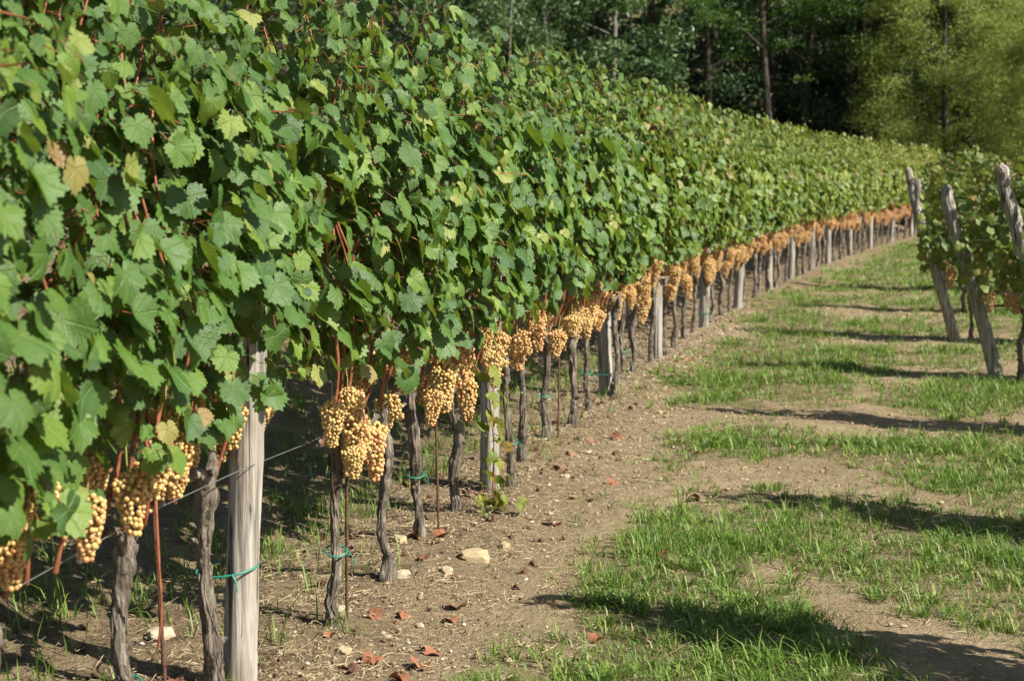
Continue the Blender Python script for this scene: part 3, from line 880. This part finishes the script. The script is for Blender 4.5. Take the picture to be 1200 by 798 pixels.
LIB = {k: [tree_kind(k, 50 + 7 * i + len(k)) for i in range(n)] for k, n in dict(dusk=3, dark=3, bare=3, gold=3, shrub=2, sapling=2).items()}
def tree(kind, var, x, y, s, rz, label, group, name=None, squash=1.0):
    t, c = LIB[kind][var % len(LIB[kind])]
    e = empty(name or {'dusk': 'broadleaf_tree', 'dark': 'evergreen_tree', 'bare': 'tall_tree', 'gold': 'yellow_green_tree', 'shrub': 'shrub', 'sapling': 'sapling'}[kind],
              (x, y, g1(x, y)), rz)
    e.scale = (s, s, s * squash)
    link('trunk' if kind != 'shrub' else 'stem', t, e); link('crown', c, e)
    tag(e, label, 'shrub' if kind == 'shrub' else 'tree', group)
    return e

G_W = 'trees at the edge of the woods behind the vines'
for i, (x, y, s) in enumerate([(-4.6, 30, 1), (-2.7, 31.0, 1.0), (-1.1, 32.4, 1.05), (.6, 32.6, .95), (2.3, 34.6, 1.0)]):
    tree('dusk', i, x, y, s, i * 1.3, 'dusky green broadleaf tree at the woods edge, %s from the left above the long row' % ORD[i], G_W)
for i, (x, y, s) in enumerate([(-1.35, 28.2, 1), (.05, 29.0, 1.0), (.95, 29.6, .9)]):
    tree('sapling', i, x, y, s, i * 2.2, 'thin pale stemmed sapling before the broadleaf trees, %s from the left' % ORD[i], G_W)
tree('shrub', 0, 3.45, 34.0, 1.0, .4, 'pale green shrub alone at the foot of the dark woods', G_W)
for i, (x, y, s) in enumerate([(6.1, 43.5, 1.0), (7.7, 43.5, 1.05), (9.6, 45.5, 1.0)]):
    tree('bare', i, x, y, s, i * 1.7, 'tall bare stemmed tree in front of the dark woods, %s from the left' % ORD[i], G_W)
for i, (x, y, s) in enumerate([(1.5, 46, 1), (4.4, 45, 1.05), (8.6, 47, .9), (10.9, 45.5, .8), (6.6, 49, 1.0), (9.2, 49.5, 1.1), (11.8, 48.5, 1.0), (-2.5, 42, 1), (-7, 38, 1), (-1, 48, 1.1), (-6, 47, 1.1),
                               (14.5, 51, 1.0), (17.5, 52, 1.1), (20.5, 51, 1.1), (3, 54, 1.2), (7.5, 55, 1.2), (12, 56, 1.2), (16, 57, 1.2), (21, 57, 1.2), (25, 55, 1.1)]):
    tree('dark', i, x, y, s, i * 1.1, 'dense evergreen deep in the woods, shade put into its dark leaves', 'dark trees deep in the woods')
for i, (x, y, s) in enumerate([(13.1, 42.8, .82), (14.9, 46.5, 1.0), (15.1, 40.3, .62), (18.0, 47.0, 1.0)]):
    tree('gold', i, x, y, s, i * 2.0, 'feathery yellow green tree beyond the end of the long row, %s from the left' % ORD[i], G_W)
for i, (x, y, s) in enumerate([(11.9, 41.5, .8), (13.4, 41.0, .95), (15.0, 42.0, .85), (16.6, 41.5, 1.0)]):
    tree('shrub', i, x, y, s, i * 1.4, 'bushy green shrub under the yellow green trees, %s from the left' % ORD[i], G_W)

# woods on the hill beyond: one mass
def far_woods():
    n = 1500
    x = RNG.uniform(-60, 90, n); y = 58 + 62 * RNG.random(n)
    tips = np.stack([x, y, gh(x, y) + RNG.uniform(1, 9, len(x))], -1)
    mb = clumps(tips, 48, 2.6, 2.2, 1.0, .5, .4, .7)
    tag(link('woods', mb.mesh('woods', M['t_shaded'], smooth=False)), 'dark wooded hillside closing the view behind the trees', 'woods', None, 'stuff')
far_woods()

# ------------------------------------------------------------------ grass, weeds, litter, gravel
def blades(mb, X, Y, H, Wd, az, lean, rnd, z=None):
    n = len(X); Z = gh(X, Y) - .004 if z is None else z
    d = np.stack([np.cos(az), np.sin(az), np.zeros(n)], -1); s = np.stack([-np.sin(az), np.cos(az), np.zeros(n)], -1)
    B = np.stack([X, Y, Z], -1); w = s * (Wd * .5)[:, None]
    l1 = (H * lean * .35)[:, None]; l2 = (H * lean)[:, None]; up = np.array([0, 0, 1.0])
    h1 = (H * .58 * np.sqrt(np.clip(1 - (lean * .3) ** 2, .1, 1)))[:, None]; h2 = (H * np.sqrt(np.clip(1 - (lean * .75) ** 2, .08, 1)))[:, None]
    V = np.stack([B - w, B + w, B + d * l1 + up * h1 + w * .85, B + d * l1 + up * h1 - w * .85, B + d * l2 + up * h2], 1).reshape(-1, 3)
    o = (np.arange(n) * 5)[:, None]
    A = np.array([[0, 1, 2, 3]]) + o; T = np.array([[3, 2, 4]]) + o
    base = mb.n
    mb.add(V, A, 0, rnd)
    mb.l.append((T + base).ravel()); mb.c.append(np.full(n, 3)); mb.m.append(np.zeros(n, int)); mb.r.append(rnd)

def make_grass():
    mb = MB()
    # tufts spread through the sward
    for (x0, x1, y0, y1, dens, per, hs, ws) in [(-.4, 3.6, 3.6, 7.5, 560, 19, 1.0, 1.0), (.6, 5.0, 7.5, 12, 400, 17, 1.05, 1.15), (1, 8, 12, 20, 140, 16, 1.15, 1.5), (3, 13, 20, 40, 44, 15, 1.3, 2.4)]:
        n = int((x1 - x0) * (y1 - y0) * dens)
        cx = RNG.uniform(x0, x1, n); cy = RNG.uniform(y0, y1, n)
        d = sum(sward(cx + RNG.normal(0, .11, n) * np.clip(cy / 7, .7, 2), cy + RNG.normal(0, .16, n) * np.clip(cy / 7, .7, 2)) for _ in range(5)) / 5
        patch = .5 + .5 * np.sin(cx * 3.1 + 2 * np.sin(cy * 2.3)) * np.sin(cy * 2.7 + 1.5 * np.sin(cx * 1.9))
        keep = RNG.random(n) < d ** 1.2 * (.42 + .85 * patch ** 1.3) + .016 * (cx > row_x(cy) + .5)
        cx, cy, d, patch = cx[keep], cy[keep], d[keep], patch[keep]
        m = RNG.poisson(per, len(cx)).clip(4)
        vig = np.repeat(RNG.uniform(.45, 1.15, len(cx)) * (.65 + .55 * patch) * np.where(d > .3, 1, .6), m)
        tone = np.repeat(RNG.normal(0, .13, len(cx)), m)
        X = np.repeat(cx, m); Y = np.repeat(cy, m); k = len(X)
        az = RNG.uniform(0, 2 * math.pi, k); rr = np.abs(RNG.normal(0, .035 * ws, k))
        X = X + np.cos(az) * rr; Y = Y + np.sin(az) * rr
        H = np.clip(RNG.gamma(5, .0104, k), .012, .12) * vig * hs
        lean = np.clip(RNG.normal(.86, .26, k), .05, 1.2)
        rnd = np.clip(RNG.beta(3, 3, k) * .82 + tone, 0, .9)
        broad = np.repeat(RNG.random(len(cx)) < .10, m); dry = RNG.random(k) < np.repeat(.05 + .22 * (1 - patch) ** 2, m); rnd[dry] = RNG.uniform(.88, 1, dry.sum())
        blades(mb, X, Y, H, RNG.uniform(.0028, .0062, k) * ws * np.where(broad, 1.9, 1), az + RNG.normal(0, .5, k), lean, rnd)
    # thin weeds behind and under the row
    n = 9000
    y = RNG.uniform(2.6, 12, n); s = RNG.uniform(-.25, 3.0, n)
    x = row_x(y) - s
    c = .5 + .5 * np.sin(x * 4.1 + y * 2.2) * np.sin(y * 5.3 - x * 2)
    keep = RNG.random(n) < c * np.where(s > .35, .60, .10); x, y = x[keep], y[keep]
    m = RNG.poisson(7, len(x)).clip(2); X = np.repeat(x, m); Y = np.repeat(y, m); k = len(X)
    X = X + RNG.normal(0, .03, k); Y = Y + RNG.normal(0, .03, k)
    blades(mb, X, Y, np.clip(RNG.gamma(4, .022, k), .02, .2), RNG.uniform(.003, .007, k), RNG.uniform(0, 6.28, k), np.clip(RNG.normal(.75, .3, k), .1, 1.15), np.clip(RNG.beta(2.5, 3, k), 0, 1))
    tag(link('grass', mb.mesh('grass', M['grass'])), 'short green grass growing in patches on the bare headland', 'grass', None, 'stuff')
make_grass()

def make_litter():
    """dry straw, twigs and weed stems lying along the foot of the row"""
    mb = MB(); n = 40000
    y = 2.8 + RNG.random(n) ** 1.5 * 17; s = RNG.normal(.15, .48, n); x = row_x(y) - s
    q = RNG.random(n) < .38; x = np.where(q, row_x(y) + RNG.uniform(.3, 4.2, n), x)
    L = RNG.gamma(2.2, .013, n); az = RNG.uniform(0, 6.28, n); W_ = RNG.uniform(.0007, .0020, n)
    d = np.stack([np.cos(az), np.sin(az), RNG.normal(.05, .16, n)], -1); w = np.stack([-np.sin(az), np.cos(az), np.zeros(n)], -1) * W_[:, None]
    B = np.stack([x, y, gh(x, y) + RNG.uniform(.0, .014, n)], -1); up = np.array([0, 0, 1]) * W_[:, None] * 1.2
    E_ = B + d * L[:, None]; Mi = (B + E_) / 2 + RNG.normal(0, .006, (n, 3))
    V = np.stack([B + w, B - w, B + up, Mi + w, Mi - w, Mi + up, E_ + w * .5, E_ - w * .5, E_ + up * .5], 1).reshape(-1, 3)
    F = np.array([[0, 1, 4, 3], [1, 2, 5, 4], [2, 0, 3, 5], [3, 4, 7, 6], [4, 5, 8, 7], [5, 3, 6, 8]])
    mb.add(V, (F[None] + (np.arange(n) * 9)[:, None, None]).reshape(-1, 4))
    n = 1500                                         # crumbled bits of old leaves
    y = 2.9 + RNG.random(n) ** 1.4 * 16; x = row_x(y) - RNG.normal(.12, .38, n)
    V, F3, F4, UV = DT[1]
    sc = RNG.gamma(3, .0085, n)[:, None, None]; a = RNG.uniform(0, 6.28, n); ca, sa = np.cos(a)[:, None], np.sin(a)[:, None]
    Q = np.stack([V[None, :, 0] * ca * RNG.uniform(.5, 1.2, (n, 1)) - V[None, :, 1] * sa, V[None, :, 0] * sa + V[None, :, 1] * ca * RNG.uniform(.4, 1.1, (n, 1)), V[None, :, 2] + .18 * np.sin(V[None, :, 0] * 9 + a[:, None]) * np.cos(V[None, :, 1] * 8)], -1) * sc
    Q += np.stack([x, y, gh(x, y) + .004 + sc[:, 0, 0] * .12], -1)[:, None]
    mb.add(Q.reshape(-1, 3), [(F3[None] + (np.arange(n) * len(V))[:, None, None]).reshape(-1, 3), (F4[None] + (np.arange(n) * len(V))[:, None, None]).reshape(-1, 4)], 1, 0.5)
    tag(link('dry_litter', mb.mesh('dry_litter', [M['straw'], M['dark_leaf']])), 'dry straw and twigs strewn along the foot of the long row', 'litter', None, 'stuff')
make_litter()

def make_gravel():
    mb = MB(); n = 42000
    y = 3.2 + RNG.random(n) ** 1.4 * 14; x = row_x(y) + RNG.uniform(-.7, 3.4, n) * RNG.random(n) ** .8
    k = sward(x, y) < .3 + .4 * RNG.random(n); x, y = x[k], y[k]; n = len(x)
    r = np.clip(RNG.gamma(1.35, .0025, n) * np.clip(y / 7, .8, 2), .0012, .016)
    nv = len(IV0)
    S = RNG.uniform(.55, 1.2, (n, 1, 3)) * r[:, None, None]
    J = 1 + RNG.normal(0, .16, (n, nv, 1))
    V = IV0[None] * S * J; V[:, :, 2] *= .75
    V += np.stack([x, y, gh(x, y) + r * .25], -1)[:, None]
    mb.add(V.reshape(-1, 3), (IF0[None] + (np.arange(n) * nv)[:, None, None]).reshape(-1, 3), 0, np.repeat(np.clip(RNG.normal(.5, .22, n), 0, 1), len(IF0)))
    tag(link('gravel', mb.mesh('gravel', M['pebble'], smooth=False)), 'small pebbles and crumbs of earth scattered over the bare soil', 'gravel', None, 'stuff')
make_gravel()

# stones
def stone_mesh(seed):
    mb = MB(); V = IV.copy()
    for i in range(len(V)):
        p = Vector(V[i]); V[i] *= 1 + .34 * mnoise.noise(p * 1.3 + Vector((seed * 5, 0, 0))) + .13 * mnoise.noise(p * 3.5 + Vector((0, seed, 0)))
        V[i] = np.clip(V[i], -.82, .82)
    mb.add(V, IF); return mb
SM = [(stone_mesh(i).mesh('stone', M['stone'], smooth=False), stone_mesh(i).mesh('stone', M['grey_stone'], smooth=False)) for i in range(4)]
STONES = [(-.15, 5.72, .052, 0, 'largest tan stone lying on the soil below the second post'), (-.03, 5.93, .026, 0, 'tan stone just beyond the largest stone, half as big'),
          (-.43, 5.42, .028, 1, 'pale flat stone at the foot of the second trunk beyond the first post'), (-.26, 5.52, .026, 1, 'pale stone between the flat stone and the largest stone'),
          (-1.2, 4.72, .040, 1, 'long pale stone in the shade left of the first post'), (-.48, 5.9, .032, 0, 'tan stone in the litter behind the second trunk beyond the first post'),
          (-.62, 5.0, .022, 1, 'small pale stone right of the first trunk beyond the first post'), (-.56, 4.58, .024, 0, 'small tan stone near the bottom edge right of the first post'),
          (.98, 9.35, .022, 0, 'tan stone on the track beyond the third post'), (.28, 7.35, .02, 1, 'small pale stone on the soil beyond the second post')]
for i, (x, y, r, g, lab) in enumerate(STONES):
    o = link('stone', SM[i % 4][g], None, (x, y, g1(x, y) + r * .22), i * 1.7)
    o.scale = (r * 1.35, r, r * .72); tag(o, lab, 'stone', 'stones on the soil by the row')

# fallen leaves
def fallen_mesh(k):
    mb = MB(); V, F3, F4, UV = DT[k]
    V = V.copy(); V[:, 2] += np.array([.10 * mnoise.noise(Vector((a * 5, b * 5, k))) + .06 * mnoise.noise(Vector((a * 11, b * 11, k))) for a, b, c in V]); V[:, :2] *= (1 - .35 * np.abs(V[:, 2:3])); V[:, 2] -= np.percentile(V[:, 2], 12)
    mb.add(V, [F3, F4]); return mb.mesh('fallen_leaf', M['dry'])
FM = [fallen_mesh(k) for k in range(5)]
FALL = [(-.62, 4.72), (-.45, 4.50), (-.40, 4.98), (-.30, 4.46), (-.26, 4.60), (-.50, 4.95), (-.22, 4.96), (-.30, 4.24), (-.36, 4.33), (.14, 5.14), (-.30, 5.98), (-.42, 5.94), (-.36, 5.62),
        (-.95, 4.55), (-1.05, 4.22), (.19, 6.35), (-1.15, 3.95), (.32, 7.9), (.40, 8.35), (.48, 8.30), (.62, 8.5), (.25, 7.55), (.95, 10.4), (1.25, 11.0), (1.5, 11.9), (2.1, 13.4), (.9, 6.9),
        (.62, 5.8), (.3, 4.75), (1.05, 8.0), (-.2, 5.1), (.52, 7.2)]
for i, (x, y) in enumerate(FALL):
    o = link('fallen_leaf', FM[i % 5], None, (x, y, g1(x, y) + .006), i * 2.1)
    s = random.uniform(.06, .105); o.scale = (s, s, s)
    o.rotation_euler = (random.uniform(-.3, .3), random.uniform(-.3, .3), i * 2.1)
    j = min(range(len(VINES)), key=lambda q: abs(VINES[q][2] - y))
    side = 'by the grass' if x - row_x(y) > .75 else 'near trunks'
    part = 'before' if y < 4.4 else ('between the first and second posts' if y < 7.02 else ('between the second and third posts' if y < 10 else 'beyond the third post'))
    if part == 'before': part = 'by the first post'
    tag(o, 'curled rust brown fallen leaf on soil %s %s' % (side, part), 'fallen leaf', 'fallen leaves %s %s' % (side, part))
print('objects', len(bpy.data.objects), 'meshes', len(bpy.data.meshes), 'polys', sum(len(m.polygons) for m in bpy.data.meshes))
